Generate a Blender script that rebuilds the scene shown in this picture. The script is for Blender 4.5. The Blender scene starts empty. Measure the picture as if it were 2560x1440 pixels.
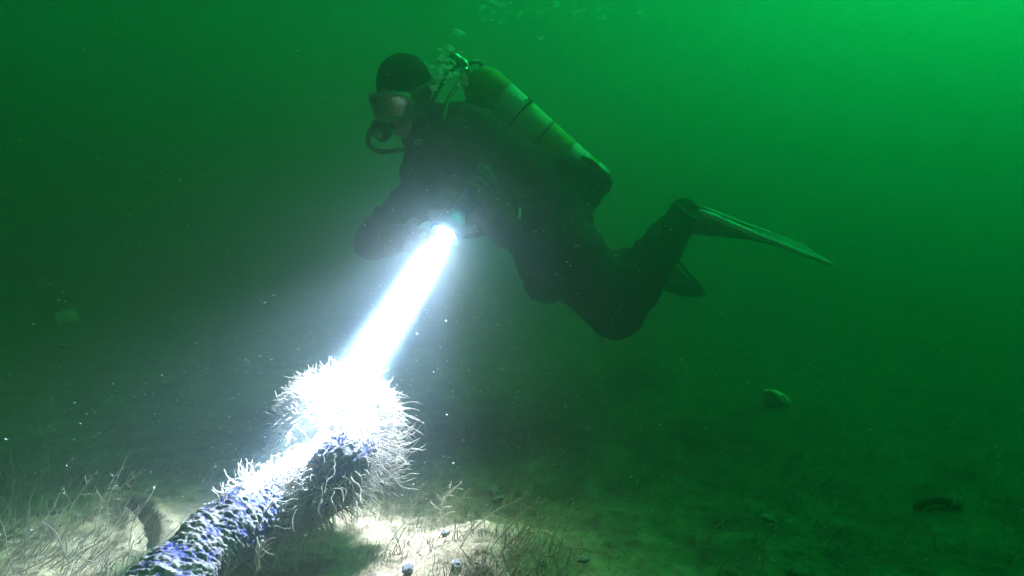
import bpy, bmesh, math, random
import numpy as np
from mathutils import Vector, Matrix, noise, Euler
from mathutils.bvhtree import BVHTree
scene = bpy.context.scene
C = scene.collection
R = math.radians
# ---------------------------------------------------------------- camera
CAM_Z, PITCH, FPX = 0.60, R(5.0), 1525.0
cam_d = bpy.data.cameras.new('camera'); cam = bpy.data.objects.new('camera', cam_d); C.objects.link(cam)
cam.location = (0, 0, CAM_Z); cam.rotation_euler = (R(90) - PITCH, 0, 0)
cam_d.sensor_width = 36; cam_d.lens = 36 * FPX / 2560; cam_d.clip_start = 0.02; cam_d.clip_end = 300
scene.camera = cam
def P(px, py, d):
    """a place seen at photo pixel (px,py), d metres deep in front of the lens"""
    x = (px - 1280) / FPX * d; u = (720 - py) / FPX * d
    return Vector((x, d * math.cos(PITCH) + u * math.sin(PITCH), CAM_Z - d * math.sin(PITCH) + u * math.cos(PITCH)))
# ---------------------------------------------------------------- daylight that has come down through metres of green water
SUN_EL, SUN_AZ = R(47), R(49)          # azimuth clockwise from +Y (ahead), so the sun is ahead to the right
w = bpy.data.worlds.new('World'); scene.world = w; w.use_nodes = True
nt = w.node_tree; nt.nodes.clear()
sky = nt.nodes.new('ShaderNodeTexSky'); sky.sky_type = 'NISHITA'; sky.sun_disc = False
sky.sun_elevation = SUN_EL; sky.sun_rotation = SUN_AZ
mul = nt.nodes.new('ShaderNodeMix'); mul.data_type = 'RGBA'; mul.blend_type = 'MULTIPLY'
mul.inputs['Factor'].default_value = 1; mul.inputs['B'].default_value = (0.02, 1.0, 0.16, 1)
bg = nt.nodes.new('ShaderNodeBackground'); bg.inputs['Strength'].default_value = 0.06
wo = nt.nodes.new('ShaderNodeOutputWorld')
nt.links.new(sky.outputs[0], mul.inputs['A']); nt.links.new(mul.outputs['Result'], bg.inputs['Color']); nt.links.new(bg.outputs[0], wo.inputs['Surface'])
sd = bpy.data.lights.new('sun', 'SUN'); sun = bpy.data.objects.new('sun', sd); C.objects.link(sun)
sd.energy = 5.0; sd.angle = R(34); sd.color = (0.006, 1.0, 0.27)
sun_dir = Vector((math.sin(SUN_AZ) * math.cos(SUN_EL), math.cos(SUN_AZ) * math.cos(SUN_EL), math.sin(SUN_EL)))
sun.rotation_euler = sun_dir.to_track_quat('Z', 'Y').to_euler()
vs = scene.view_settings; vs.view_transform = 'Standard'; vs.look = 'None'; vs.gamma = 1; vs.use_curve_mapping = False
vs.exposure = 0.85
scene.render.engine = 'CYCLES'
cy = scene.cycles
cy.volume_bounces = 3; cy.max_bounces = 8; cy.diffuse_bounces = 2; cy.glossy_bounces = 2; cy.transmission_bounces = 4
cy.transparent_max_bounces = 8; cy.sample_clamp_indirect = 6; cy.use_denoising = True
cy.caustics_reflective = False; cy.caustics_refractive = False
# ---------------------------------------------------------------- torch light
TORCH = P(1112, 588, 1.38); TARGET = P(862, 985, 1.15)
axis = (TARGET - TORCH).normalized()
def spot(name, power, size, blend, radius, col, loc=TORCH, ax=axis):
    d = bpy.data.lights.new(name, 'SPOT'); o = bpy.data.objects.new(name, d); C.objects.link(o)
    d.energy = power; d.spot_size = R(size); d.spot_blend = blend; d.shadow_soft_size = radius; d.color = col
    o.location = loc + ax * 0.004; o.rotation_euler = (-ax).to_track_quat('Z', 'Y').to_euler()
    return o
TCOL = (0.95, 0.86, 1.0); BCOL = (0.46, 0.50, 1.0)
spot('torch_hot_spot', 52000, 12, 1.0, 0.036, TCOL)
spot('torch_corona', 8500, 22, 1.0, 0.034, BCOL)
spot('torch_flood', 400, 78, 1.0, 0.034, (0.62, 0.57, 1.0))
spot('torch_spill', 26, 120, 1.0, 0.022, (0.8, 0.7, 1.0))
# ---------------------------------------------------------------- water body
def box_obj(name, lo, hi):
    bm = bmesh.new(); bmesh.ops.create_cube(bm, size=1)
    for v in bm.verts:
        v.co = Vector([(lo[i] + hi[i]) / 2 + v.co[i] * (hi[i] - lo[i]) for i in range(3)])
    me = bpy.data.meshes.new(name); bm.to_mesh(me); bm.free()
    o = bpy.data.objects.new(name, me); C.objects.link(o); return o
hz = box_obj('haze', (-32, -32, -2.2), (32, 32, 3.6)); hz['kind'] = 'stuff'
m = bpy.data.materials.new('green_water'); m.use_nodes = True; hz.data.materials.append(m)
n = m.node_tree; n.nodes.clear(); out = n.nodes.new('ShaderNodeOutputMaterial')
vsn = n.nodes.new('ShaderNodeVolumeScatter'); vsn.inputs['Color'].default_value = (0.8, 1.0, 0.95, 1)
vsn.inputs['Density'].default_value = 0.12; vsn.inputs['Anisotropy'].default_value = 0.89
va = n.nodes.new('ShaderNodeVolumeAbsorption'); va.inputs['Color'].default_value = (0.32, 0.66, 0.52, 1); va.inputs['Density'].default_value = 0.5
vi = n.nodes.new('ShaderNodeVolumeScatter'); vi.inputs['Color'].default_value = (0.55, 0.7, 1.0, 1); vi.inputs['Density'].default_value = 0.014
vi.inputs['Anisotropy'].default_value = 0.1
ad2 = n.nodes.new('ShaderNodeAddShader')
add = n.nodes.new('ShaderNodeAddShader'); n.links.new(vsn.outputs[0], add.inputs[0]); n.links.new(va.outputs[0], add.inputs[1])
n.links.new(add.outputs[0], ad2.inputs[0]); n.links.new(vi.outputs[0], ad2.inputs[1])
n.links.new(ad2.outputs[0], out.inputs['Volume'])
# ================================================================ helpers
rnd = random.Random(7)
def tag(o, label=None, cat=None, group=None, kind=None):
    if label: o['label'] = label
    if cat: o['category'] = cat
    if group: o['group'] = group
    if kind: o['kind'] = kind
    return o
def empty(name, loc=(0, 0, 0)):
    o = bpy.data.objects.new(name, None); C.objects.link(o); o.location = loc; o.empty_display_size = .05; return o
class MB:
    def __init__(s): s.v = []; s.f = []
    def add(s, vs_, fs_):
        b = len(s.v); s.v.extend(vs_); s.f.extend([tuple(i + b for i in f) for f in fs_])
    def tube(s, pts, rad, n=8, cap=True, sq=1.0, prof=None):
        pts = [Vector(p) for p in pts]
        if not hasattr(rad, '__len__'): rad = [rad] * len(pts)
        t0 = (pts[1] - pts[0]).normalized(); ref = Vector((0, 0, 1)) if abs(t0.z) < .9 else Vector((1, 0, 0))
        u = (ref - t0 * ref.dot(t0)).normalized(); vs_ = []; fs_ = []
        for i, p in enumerate(pts):
            a = pts[max(i - 1, 0)]; b = pts[min(i + 1, len(pts) - 1)]; t = (b - a).normalized()
            u = (u - t * u.dot(t)).normalized(); w_ = t.cross(u)
            for k in range(n):
                an = 2 * math.pi * k / n; r = rad[i] * (prof(i, an) if prof else 1)
                vs_.append(p + u * math.cos(an) * r + w_ * math.sin(an) * r * sq)
        for i in range(len(pts) - 1):
            for k in range(n):
                fs_.append((i * n + k, i * n + (k + 1) % n, (i + 1) * n + (k + 1) % n, (i + 1) * n + k))
        if cap:
            vs_.append(pts[0]); vs_.append(pts[-1]); L = len(vs_); e = (len(pts) - 1) * n
            for k in range(n):
                fs_.append((L - 2, (k + 1) % n, k)); fs_.append((L - 1, e + k, e + (k + 1) % n))
        s.add(vs_, fs_)
    def ell(s, c, r, M=None, seg=20, rings=12):
        c = Vector(c); r = (r, r, r) if not hasattr(r, '__len__') else r; vs_ = []; fs_ = []
        for i in range(rings + 1):
            th = math.pi * i / rings
            for k in range(seg):
                ph = 2 * math.pi * k / seg
                p = Vector((r[0] * math.sin(th) * math.cos(ph), r[1] * math.sin(th) * math.sin(ph), r[2] * math.cos(th)))
                vs_.append(c + (M @ p if M else p))
        for i in range(rings):
            for k in range(seg):
                fs_.append((i * seg + k, (i + 1) * seg + k, (i + 1) * seg + (k + 1) % seg, i * seg + (k + 1) % seg))
        s.add(vs_, fs_)
    def cap(s, a, b, ra, rb, n=18):
        a = Vector(a); b = Vector(b); d = (b - a); L = d.length; t = d / L; pts = []; rad = []
        for i in range(1, 6):
            an = math.pi / 2 * i / 6; pts.append(a - t * ra * math.cos(an)); rad.append(ra * math.sin(an))
        for i in range(7):
            pts.append(a.lerp(b, i / 6)); rad.append(ra + (rb - ra) * i / 6)
        for i in range(5, 0, -1):
            an = math.pi / 2 * i / 6; pts.append(b + t * rb * math.cos(an)); rad.append(rb * math.sin(an))
        s.tube(pts, rad, n)
    def box(s, c, h, M=None):
        c = Vector(c); vs_ = []
        for x in (-1, 1):
            for y in (-1, 1):
                for z in (-1, 1):
                    p = Vector((x * h[0], y * h[1], z * h[2])); vs_.append(c + (M @ p if M else p))
        s.add(vs_, [(0, 1, 3, 2), (4, 6, 7, 5), (0, 4, 5, 1), (2, 3, 7, 6), (0, 2, 6, 4), (1, 5, 7, 3)])
    def build(s, name, mat, parent=None, smooth=True):
        me = bpy.data.meshes.new(name); me.from_pydata([tuple(v) for v in s.v], [], s.f); me.update()
        if smooth: me.polygons.foreach_set('use_smooth', [True] * len(me.polygons))
        me.materials.append(mat)
        o = bpy.data.objects.new(name, me); C.objects.link(o)
        if parent:
            o.parent = parent; o.matrix_parent_inverse = parent.matrix_basis.inverted()
        return o
def remeshed(mb, name, mat, parent, voxel, smooth=4, disp=None):
    """melt overlapping limbs into one continuous skin"""
    o = mb.build('tmp', mat)
    r = o.modifiers.new('r', 'REMESH'); r.mode = 'VOXEL'; r.voxel_size = voxel; r.use_smooth_shade = True
    sm = o.modifiers.new('s', 'SMOOTH'); sm.factor = .5; sm.iterations = smooth
    dg = bpy.context.evaluated_depsgraph_get(); dg.update()
    me = bpy.data.meshes.new_from_object(o.evaluated_get(dg)); bpy.data.objects.remove(o)
    me.name = name
    if disp:
        co = np.empty(len(me.vertices) * 3); me.vertices.foreach_get('co', co); co = co.reshape(-1, 3)
        no = np.empty(len(me.vertices) * 3); me.vertex_normals.foreach_get('vector', no); no = no.reshape(-1, 3)
        dd = np.array([disp(Vector(c)) for c in co]); co += no * dd[:, None]
        me.vertices.foreach_set('co', co.ravel()); me.update()
    me.polygons.foreach_set('use_smooth', [True] * len(me.polygons))
    if not me.materials: me.materials.append(mat)
    ob = bpy.data.objects.new(name, me); C.objects.link(ob)
    if parent: ob.parent = parent; ob.matrix_parent_inverse = parent.matrix_basis.inverted()
    return ob
def mat(name, c1, c2=None, scale=30, rough=.7, bump=.3, bscale=None, metal=0, spec=.4, trans=0):
    m = bpy.data.materials.new(name); m.use_nodes = True; n = m.node_tree; b = n.nodes['Principled BSDF']
    b.inputs['Roughness'].default_value = rough; b.inputs['Metallic'].default_value = metal
    b.inputs['Specular IOR Level'].default_value = spec
    tc = n.nodes.new('ShaderNodeTexCoord')
    nz = n.nodes.new('ShaderNodeTexNoise'); nz.inputs['Scale'].default_value = scale; nz.inputs['Detail'].default_value = 6; nz.inputs['Roughness'].default_value = .65
    n.links.new(tc.outputs['Object'], nz.inputs['Vector'])
    cr = n.nodes.new('ShaderNodeValToRGB'); cr.color_ramp.elements[0].position = .35; cr.color_ramp.elements[1].position = .68
    cr.color_ramp.elements[0].color = (*c1, 1); cr.color_ramp.elements[1].color = (*(c2 or c1), 1)
    n.links.new(nz.outputs['Fac'], cr.inputs['Fac']); n.links.new(cr.outputs['Color'], b.inputs['Base Color'])
    if bump:
        nb = n.nodes.new('ShaderNodeTexNoise'); nb.inputs['Scale'].default_value = bscale or scale * 4; nb.inputs['Detail'].default_value = 5
        n.links.new(tc.outputs['Object'], nb.inputs['Vector'])
        bp = n.nodes.new('ShaderNodeBump'); bp.inputs['Strength'].default_value = bump; bp.inputs['Distance'].default_value = .01
        n.links.new(nb.outputs['Fac'], bp.inputs['Height']); n.links.new(bp.outputs['Normal'], b.inputs['Normal'])
    if trans:
        tl = n.nodes.new('ShaderNodeBsdfTranslucent'); n.links.new(cr.outputs['Color'], tl.inputs['Color'])
        mx = n.nodes.new('ShaderNodeMixShader'); mx.inputs[0].default_value = trans
        n.links.new(b.outputs[0], mx.inputs[1]); n.links.new(tl.outputs[0], mx.inputs[2])
        n.links.new(mx.outputs[0], n.nodes['Material Output'].inputs['Surface'])
    return m
def pane_mat(name, tint, glossy=.25, rough=.08):
    m = bpy.data.materials.new(name); m.use_nodes = True; n = m.node_tree; n.nodes.clear()
    o = n.nodes.new('ShaderNodeOutputMaterial'); t = n.nodes.new('ShaderNodeBsdfTransparent'); g = n.nodes.new('ShaderNodeBsdfGlossy'); x = n.nodes.new('ShaderNodeMixShader')
    t.inputs[0].default_value = (*tint, 1); g.inputs['Roughness'].default_value = rough; x.inputs[0].default_value = glossy
    n.links.new(t.outputs[0], x.inputs[1]); n.links.new(g.outputs[0], x.inputs[2]); n.links.new(x.outputs[0], o.inputs['Surface']); return m
def fbm(p, o=4): return noise.fractal(p, 1.0, 2.0, o)
M_suit = mat('black_neoprene', (.012, .013, .015), (.035, .037, .04), 14, .9, .25, 160, spec=.08)
M_vest = mat('vest_nylon', (.010, .011, .012), (.03, .03, .032), 40, .9, .3, 220, spec=.08)
M_glove = mat('black_glove', (.015, .015, .017), (.04, .04, .045), 60, .6, .3)
M_skin = mat('pale_skin', (.25, .17, .12), (.32, .22, .17), 20, .5, .1)
M_rub = mat('black_rubber', (.012, .012, .012), (.03, .03, .03), 50, .45, .1)
M_yel = mat('yellow_paint', (.36, .36, .03), (.52, .50, .06), 18, .7, .08, spec=.2)
M_white = mat('white_paint', (.62, .64, .60), (.82, .84, .8), 16, .7, .08, spec=.2)
M_pale = mat('pale_green_paint', (.52, .60, .30), (.66, .74, .42), 16, .7, .08, spec=.2)
M_chrome = mat('worn_chrome', (.55, .56, .55), (.8, .8, .8), 60, .28, .1, metal=.85)
M_brass = mat('scratched_metal', (.5, .5, .48), (.75, .75, .72), 50, .4, .2, metal=.3)
M_blue = mat('flare_blue_metal', (.01, .05, .5), (.02, .10, .75), 30, .35, .05, metal=.3)  # torch metal takes its blue from the lens flare streak
M_sil = mat('clear_silicone', (.30, .34, .32), (.42, .46, .44), 30, .3, .05, trans=.4)
M_lens = pane_mat('mask_glass', (.8, .85, .83), .07, .15)
M_bub = bpy.data.materials.new('bubble_skin'); M_bub.use_nodes = True; _n = M_bub.node_tree; _n.nodes.clear()
_o = _n.nodes.new('ShaderNodeOutputMaterial'); _t = _n.nodes.new('ShaderNodeBsdfTransparent'); _l = _n.nodes.new('ShaderNodeBsdfTranslucent'); _d = _n.nodes.new('ShaderNodeBsdfDiffuse'); _a1 = _n.nodes.new('ShaderNodeMixShader'); _a2 = _n.nodes.new('ShaderNodeMixShader')
_l.inputs[0].default_value = (.95, .95, .95, 1); _d.inputs[0].default_value = (.95, .95, .95, 1); _a2.inputs[0].default_value = .85
_n.links.new(_l.outputs[0], _a1.inputs[1]); _n.links.new(_d.outputs[0], _a1.inputs[2]); _n.links.new(_t.outputs[0], _a2.inputs[1]); _n.links.new(_a1.outputs[0], _a2.inputs[2]); _n.links.new(_a2.outputs[0], _o.inputs['Surface'])
M_fin = mat('grey_fin_rubber', (.09, .10, .10), (.16, .17, .17), 30, .45, .1)
M_rail = mat('pale_fin_edge', (.45, .5, .48), (.6, .64, .6), 30, .4, .1)

# ================================================================ seabed
def _flat(px, py, z0=.04):
    a_ = P(px, py, 1); c_ = Vector(cam.location); k_ = (z0 - c_.z) / (a_.z - c_.z); q_ = c_ + (a_ - c_) * k_; return q_.x, q_.y
CRACK = [_flat(*q_) for q_ in ((262, 1246), (300, 1236), (340, 1240), (364, 1262), (372, 1295), (360, 1335))]
def ground_h(x, y):
    h = .05 * fbm(Vector((x * .55 + 3, y * .55, 0))) + .02 * fbm(Vector((x * 2.3, y * 2.3, 5)))
    h += .10 * math.exp(-(((x + .055) / .18) ** 2 + ((y - 1.00) / .17) ** 2))          # mound right of the rope
    h += .03 * math.exp(-(((x + .85) / .34) ** 2 + ((y - 1.15) / .26) ** 2))          # silty bank on the left
    if -1.2 < x < -.5 and .8 < y < 1.6:
        dm = 9.
        for (ax, ay), (bx_, by_) in zip(CRACK, CRACK[1:]):
            ex, ey = bx_ - ax, by_ - ay; t = max(0, min(1, ((x - ax) * ex + (y - ay) * ey) / (ex * ex + ey * ey)))
            dm = min(dm, math.hypot(x - ax - ex * t, y - ay - ey * t))
        h -= .035 * math.exp(-(dm / .012) ** 2) - .012 * math.exp(-((dm - .03) / .015) ** 2)
    h -= .08 * max(0, x - .3) ** .9 * .35
    h -= max(0, math.hypot(x, y) - 3) * .015
    return h
def ground_fine(x, y):
    n_ = noise.noise(Vector((x * 14, y * 14, 1))); n2 = noise.noise(Vector((x * 38, y * 38, 2))); n3 = noise.noise(Vector((x * 90, y * 90, 4)))
    return .011 * n_ + .006 * n2 * (1 + n_) + .0022 * n3
NG = 460; u_ = np.linspace(-1, 1, NG); sx = np.sinh(u_ * 5.6) / math.sinh(5.6) * 29
gv = []; 
for j in range(NG):
    for i in range(NG):
        x = -.25 + sx[i]; y = 1.25 + sx[j]; near = max(0, 1 - math.hypot(x, y - 1) / 1.7)
        gv.append((x, y, ground_h(x, y) + (ground_fine(x, y) * min(1, near * 1.6) if near > 0 else 0)))
gb = MB(); gb.v = gv; gb.f = [(j * NG + i, j * NG + i + 1, (j + 1) * NG + i + 1, (j + 1) * NG + i) for j in range(NG - 1) for i in range(NG - 1)]
M_bed = mat('silty_seabed', (.12, .095, .05), (.34, .265, .145), 9, .95, .45, 90, spec=.1)
_n = M_bed.node_tree; _b = _n.nodes['Principled BSDF']
_cr = [q for q in _n.nodes if q.type == 'VALTORGB'][0]
_v = _n.nodes.new('ShaderNodeTexNoise'); _v.inputs['Scale'].default_value = 46; _v.inputs['Detail'].default_value = 4; _v.inputs['Roughness'].default_value = .7
_r2 = _n.nodes.new('ShaderNodeValToRGB'); _r2.color_ramp.elements[0].position = .36; _r2.color_ramp.elements[1].position = .5
_r2.color_ramp.elements[0].color = (.35, .35, .33, 1); _r2.color_ramp.elements[1].color = (1, 1, 1, 1)
_mx = _n.nodes.new('ShaderNodeMix'); _mx.data_type = 'RGBA'; _mx.blend_type = 'MULTIPLY'; _mx.inputs['Factor'].default_value = 1
_n.links.new([q for q in _n.nodes if q.type == 'TEX_COORD'][0].outputs['Object'], _v.inputs['Vector'])
_n.links.new(_v.outputs['Fac'], _r2.inputs['Fac']); _n.links.new(_cr.outputs['Color'], _mx.inputs['A']); _n.links.new(_r2.outputs['Color'], _mx.inputs['B'])
_n.links.new(_mx.outputs['Result'], _b.inputs['Base Color'])
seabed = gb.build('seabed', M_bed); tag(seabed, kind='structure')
# torchlight put into the bed colour: paler where it falls, darkened beyond
sa = seabed.data.attributes.new('torch_pool', 'FLOAT', 'POINT')
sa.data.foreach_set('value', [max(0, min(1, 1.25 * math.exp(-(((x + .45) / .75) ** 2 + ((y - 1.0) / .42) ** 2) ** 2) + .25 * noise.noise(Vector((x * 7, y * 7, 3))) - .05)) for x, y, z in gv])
_sa = _n.nodes.new('ShaderNodeAttribute'); _sa.attribute_name = 'torch_pool'
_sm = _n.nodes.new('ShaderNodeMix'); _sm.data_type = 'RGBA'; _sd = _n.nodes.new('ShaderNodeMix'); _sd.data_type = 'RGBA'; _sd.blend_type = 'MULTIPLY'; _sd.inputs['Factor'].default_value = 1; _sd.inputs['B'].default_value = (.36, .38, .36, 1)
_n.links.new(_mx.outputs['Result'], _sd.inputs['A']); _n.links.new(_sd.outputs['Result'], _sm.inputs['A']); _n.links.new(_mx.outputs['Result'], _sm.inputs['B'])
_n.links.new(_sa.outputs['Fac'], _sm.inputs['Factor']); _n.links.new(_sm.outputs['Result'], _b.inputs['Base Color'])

# ---- fronds, tendrils
def frond(mb, base, d, L, r, segs=7, n=4, wob=.35, droop=Vector((.25, 0, -.1)), rg=rnd):
    d = Vector(d).normalized(); p = Vector(base); pts = [p.copy()]; rad = [r]
    ph = rg.uniform(0, 6.28); side = d.cross(Vector((rg.uniform(-1, 1), rg.uniform(-1, 1), rg.uniform(-1, 1)))).normalized()
    fr = rg.uniform(.6, 1.5); side2 = d.cross(side)
    for i in range(1, segs + 1):
        t = i / segs
        dd = (d + side * math.sin(ph + t * 6.28 * fr) * wob + side2 * math.cos(ph * 1.7 + t * 9.5 * fr) * wob * .75 + droop * t).normalized()
        p = p + dd * (L / segs); pts.append(p.copy()); rad.append(r * (1.05 - .50 * t) if t < 1 else r * .25)
    mb.tube(pts, rad, n, cap=False); return pts
M_hyd = mat('pale_hydroid', (.27, .25, .17), (.44, .41, .31), 40, .8, 0, trans=.45)
M_turf = mat('dull_hydroid_turf', (.20, .18, .12), (.44, .40, .30), 12, .9, 0, trans=.35)
M_weed = mat('brown_hydroid_sprig', (.42, .36, .22), (.62, .55, .38), 30, .85, 0, trans=.3)
def gpt(x, y): return Vector((x, y, ground_h(x, y) + ground_fine(x, y) - .003))
def ray_ground(px, py):
    d = .5
    while d < 12:
        p = P(px, py, d)
        if p.z < ground_h(p.x, p.y): return p
        d += .01
    return p
turf = MB()
def scatter(mb, n, px0, px1, py0, py1, L0, L1, r0, r1, lean, acc=None):
    for _ in range(n):
        q = ray_ground(rnd.uniform(px0, px1), rnd.uniform(py0, py1))
        if acc and not acc(q): continue
        b = gpt(q.x, q.y); L = rnd.uniform(L0, L1) * (.6 + .8 * rnd.random())
        frond(mb, b, Vector((lean[0] + rnd.gauss(0, .4), lean[1] + rnd.gauss(0, .4), lean[2])), L, rnd.uniform(r0, r1), 6, 3, .22)
cl = lambda q: noise.noise(Vector((q.x * 6, q.y * 6, 9))) > -.12
scatter(turf, 1500, 880, 1420, 1215, 1500, .012, .045, .0004, .0010, (.15, 0, 1), cl)
scatter(turf, 700, -80, 420, 1180, 1500, .015, .06, .0005, .0011, (.45, .1, 1), lambda q: noise.noise(Vector((q.x * 9, q.y * 9, 9))) > .0)
scatter(turf, 120, -80, 330, 1200, 1440, .07, .13, .0006, .0012, (.35, .1, 1))
scatter(turf, 700, 280, 760, 1150, 1320, .012, .04, .0004, .0009, (.6, 0, 1), cl)
scatter(turf, 700, 1250, 2700, 1040, 1500, .015, .05, .0006, .0014, (.3, 0, 1), cl)
0 and scatter(turf, 300, -100, 2600, 900, 1180, .02, .06, .001, .002, (.3, 0, 1), cl)
tag(turf.build('hydroid_turf', M_turf), 'fine pale hydroid turf growing all over the silty seabed', 'seabed growth', kind='stuff')

def sprig(px, py, h, lean, label, seed, nb=9, r=.0011, dist=None):
    rg = random.Random(seed); q = ray_ground(px, py) if dist is None else P(px, py, dist)
    b = gpt(q.x, q.y); root = empty('hydroid_sprig', b); tag(root, label, 'hydroid')
    mb = MB(); pts = frond(mb, b, lean, h, r, 12, 5, .14, Vector((.5, 0, -.55)), rg); mb.build('stem', M_weed, root)
    for i in range(nb):
        k = 3 + int(i * 9.0 / nb); k = min(k, 11); sgn = 1 if i % 2 else -1
        t = (pts[k + 1] - pts[k]).normalized() if k < 12 else Vector((0, 0, 1))
        sd_ = t.cross(Vector((0, 1, 0))).normalized() * sgn
        m2 = MB(); L = h * rg.uniform(.12, .34) * (1.15 - k / 16)
        bp = frond(m2, pts[k], (t * .7 + sd_ * rg.uniform(.5, 1.1) + Vector((0, rg.uniform(-.5, .5), 0))), L, r * .62, 6, 4, .25, Vector((.2, 0, -.2)), rg)
        for j in (2, 3, 4, 5):
            for s2 in (-1, 1): frond(m2, bp[j], (sd_ + t * s2 * .8 + Vector((0, rg.uniform(-.5, .5), 0))), L * .22, r * .4, 3, 3, .2, Vector((0, 0, 0)), rg)
        m2.build('branch', M_weed, root)
    # fuzz of short polyps on the stem
    m3 = MB()
    for k in range(2, 12):
        for _ in range(4): frond(m3, pts[k].lerp(pts[min(k + 1, 12)], rg.random()), Vector((rg.gauss(0, 1), rg.gauss(0, 1), rg.gauss(.4, 1))), .007, r * .35, 2, 3, .1, Vector((0, 0, 0)), rg)
    tag(m3.build('polyps', M_weed, root), kind='stuff')
    return root
SPR = [
 (1150, 1385, .155, (.55, 0, 1), 'tall pale sprig arching right with feathery side branches at the edge of the lit mound', 12),
 (1097, 1330, .115, (.02, 0, 1), 'thin straight upright sprig on the crest of the lit mound', 7),
 (1020, 1290, .075, (.3, 0, 1), 'short white forked sprig just right of the white growth', 6),
 (1038, 1260, .060, (.05, 0, 1), 'tiny upright bushy sprig behind the lit mound beside the white growth', 5),
 (960, 1400, .10, (.08, 0, 1), 'pale knotted upright sprig at the left edge of the lit mound', 6),
 (978, 1385, .085, (.2, 0, 1), 'second pale upright sprig just right of the knotted one on the mound', 5),
 (1250, 1400, .17, (.75, 0, 1), 'long dim olive sprig leaning right in front of the green gloom', 9),
 (1262, 1420, .12, (.25, 0, 1), 'stout olive sprig rising steeply at the bottom right of the mound', 8),
 (1290, 1425, .13, (.95, 0, .8), 'low olive sprig sprawling right along the dark seabed', 9),
 (1225, 1390, .13, (.45, 0, 1), 'faint thin sprig between the arching sprig and the olive ones', 6),
 (1150, 1300, .07, (-.05, 0, 1), 'faint hair thin sprig in the green haze behind the mound', 4),
 (235, 1330, .16, (.12, 0, 1), 'tall yellowish strand standing highest in the left hand weed', 4),
 (170, 1330, .15, (.10, 0, 1), 'curved yellowish strand at the left of the weed bed', 4),
 (265, 1280, .13, (.4, 0, 1), 'thin strand leaning right above the pale silty bank', 4),
]
for i, s_ in enumerate(SPR): sprig(s_[0], s_[1], s_[2], s_[3], s_[4], 40 + i, s_[5])

# ---- stones and pale things on the bed
def stone(px, py, r, sq, label, m_, seed, name='stone', cat='stone', lift=.3, d=None, rot=0):
    q = ray_ground(px, py) if d is None else P(px, py, d); b = Vector((q.x, q.y, ground_h(q.x, q.y)))
    if d is not None: b.z = q.z
    mb = MB(); mb.ell((0, 0, 0), 1, None, 28, 18)
    mb.v = [Vector((v.x * r * sq[0], v.y * r * sq[1], v.z * r * sq[2])) * (1 + .28 * noise.noise(v * 1.7 + Vector((seed, 0, 0))) + .08 * noise.noise(v * 6 + Vector((0, seed, 0)))) for v in mb.v]
    o = mb.build(name, m_); o.location = b + Vector((0, 0, r * sq[2] * lift)); o.rotation_euler = (0, rot, seed); tag(o, label, cat); return o
M_st = mat('dark_stone', (.03, .03, .028), (.10, .095, .08), 60, .9, .6)
M_stp = mat('pale_crusted_stone', (.10, .10, .085), (.22, .21, .18), 40, .85, .6)
stone(1115, 1338, .008, (1, 1, .7), 'small grey blue stone in the middle of the lit mound', M_stp, 1)
stone(1140, 1412, .008, (1.3, 1, .6), 'bright pale pebble low on the lit mound near the bottom edge', M_stp, 2)
0 and stone(990, 1322, .012, (1.4, 1, .6), 'dark stone on the left shoulder of the lit mound', M_st, 3)
0 and stone(1075, 1292, .009, (1.3, 1, .6), 'small dark stone near the top of the lit mound', M_st, 4)
stone(1020, 1425, .010, (1.2, 1, .6), 'dark stone half buried at the bottom of the lit mound', M_st, 5)
0 and stone(1180, 1425, .013, (1.2, 1, .7), 'dark weedy stone at the bottom right of the lit mound', M_st, 6)
stone(1245, 1250, .012, (1.6, .7, .4), 'thin pale shell chip lying in the green shade behind the mound', M_stp, 7, 'shell', 'shell', .8)
stone(1235, 1232, .014, (1.7, .7, .4), 'yellowish shell chip just above the other chip in green shade', M_stp, 8, 'shell', 'shell', .8)
stone(1352, 1415, .009, (1, 1, .6), 'small pale pebble on the dark seabed right of the olive sprigs', M_stp, 9)
stone(1458, 1408, .010, (1.2, 1, .6), 'lone pale pebble further right on the dark seabed', M_stp, 10)
stone(1920, 1300, .014, (1.2, 1, .6), 'dim pebble far out on the dark right hand seabed', M_stp, 11)
stone(1942, 1012, .055, (1.1, .7, .5), 'pale green oblong lump on the seabed beneath the fin', mat('pale_growth', (.36, .42, .30), (.55, .6, .45), 30, .9, .3), 0.4, 'encrusted_stone', 'stone', .6, None, .55)
stone(165, 872, .020, (1.2, .8, .7), 'small dim yellowish lump beneath the round pale lump at far left', M_stp, 13, 'encrusted_stone', 'stone', .5)
# pale anemone far left
q = ray_ground(168, 812); gz = ground_h(q.x, q.y); q = Vector((q.x, q.y, gz + .05)); an = empty('sea_anemone', (q.x, q.y, gz)); tag(an, 'round pale green anemone like lump standing in the far left gloom', 'anemone')
mb = MB(); mb.tube([(q.x, q.y, gz - .02), (q.x, q.y, (gz + q.z) / 2), (q.x, q.y, q.z - .02)], [.04, .022, .034], 16); mb.build('stalk', M_st, an)
mb = MB(); mb.ell(q, (.055, .05, .04)); mb.build('crown', M_white, an)
mb = MB()
for _ in range(260):
    d_ = Vector((rnd.gauss(0, 1), rnd.gauss(0, 1), rnd.gauss(.4, .8))).normalized(); frond(mb, q + Vector((d_.x * .053, d_.y * .048, d_.z * .038)), d_, .025, .003, 3, 3)
tag(mb.build('tentacles', M_white, an), kind='stuff')
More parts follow.
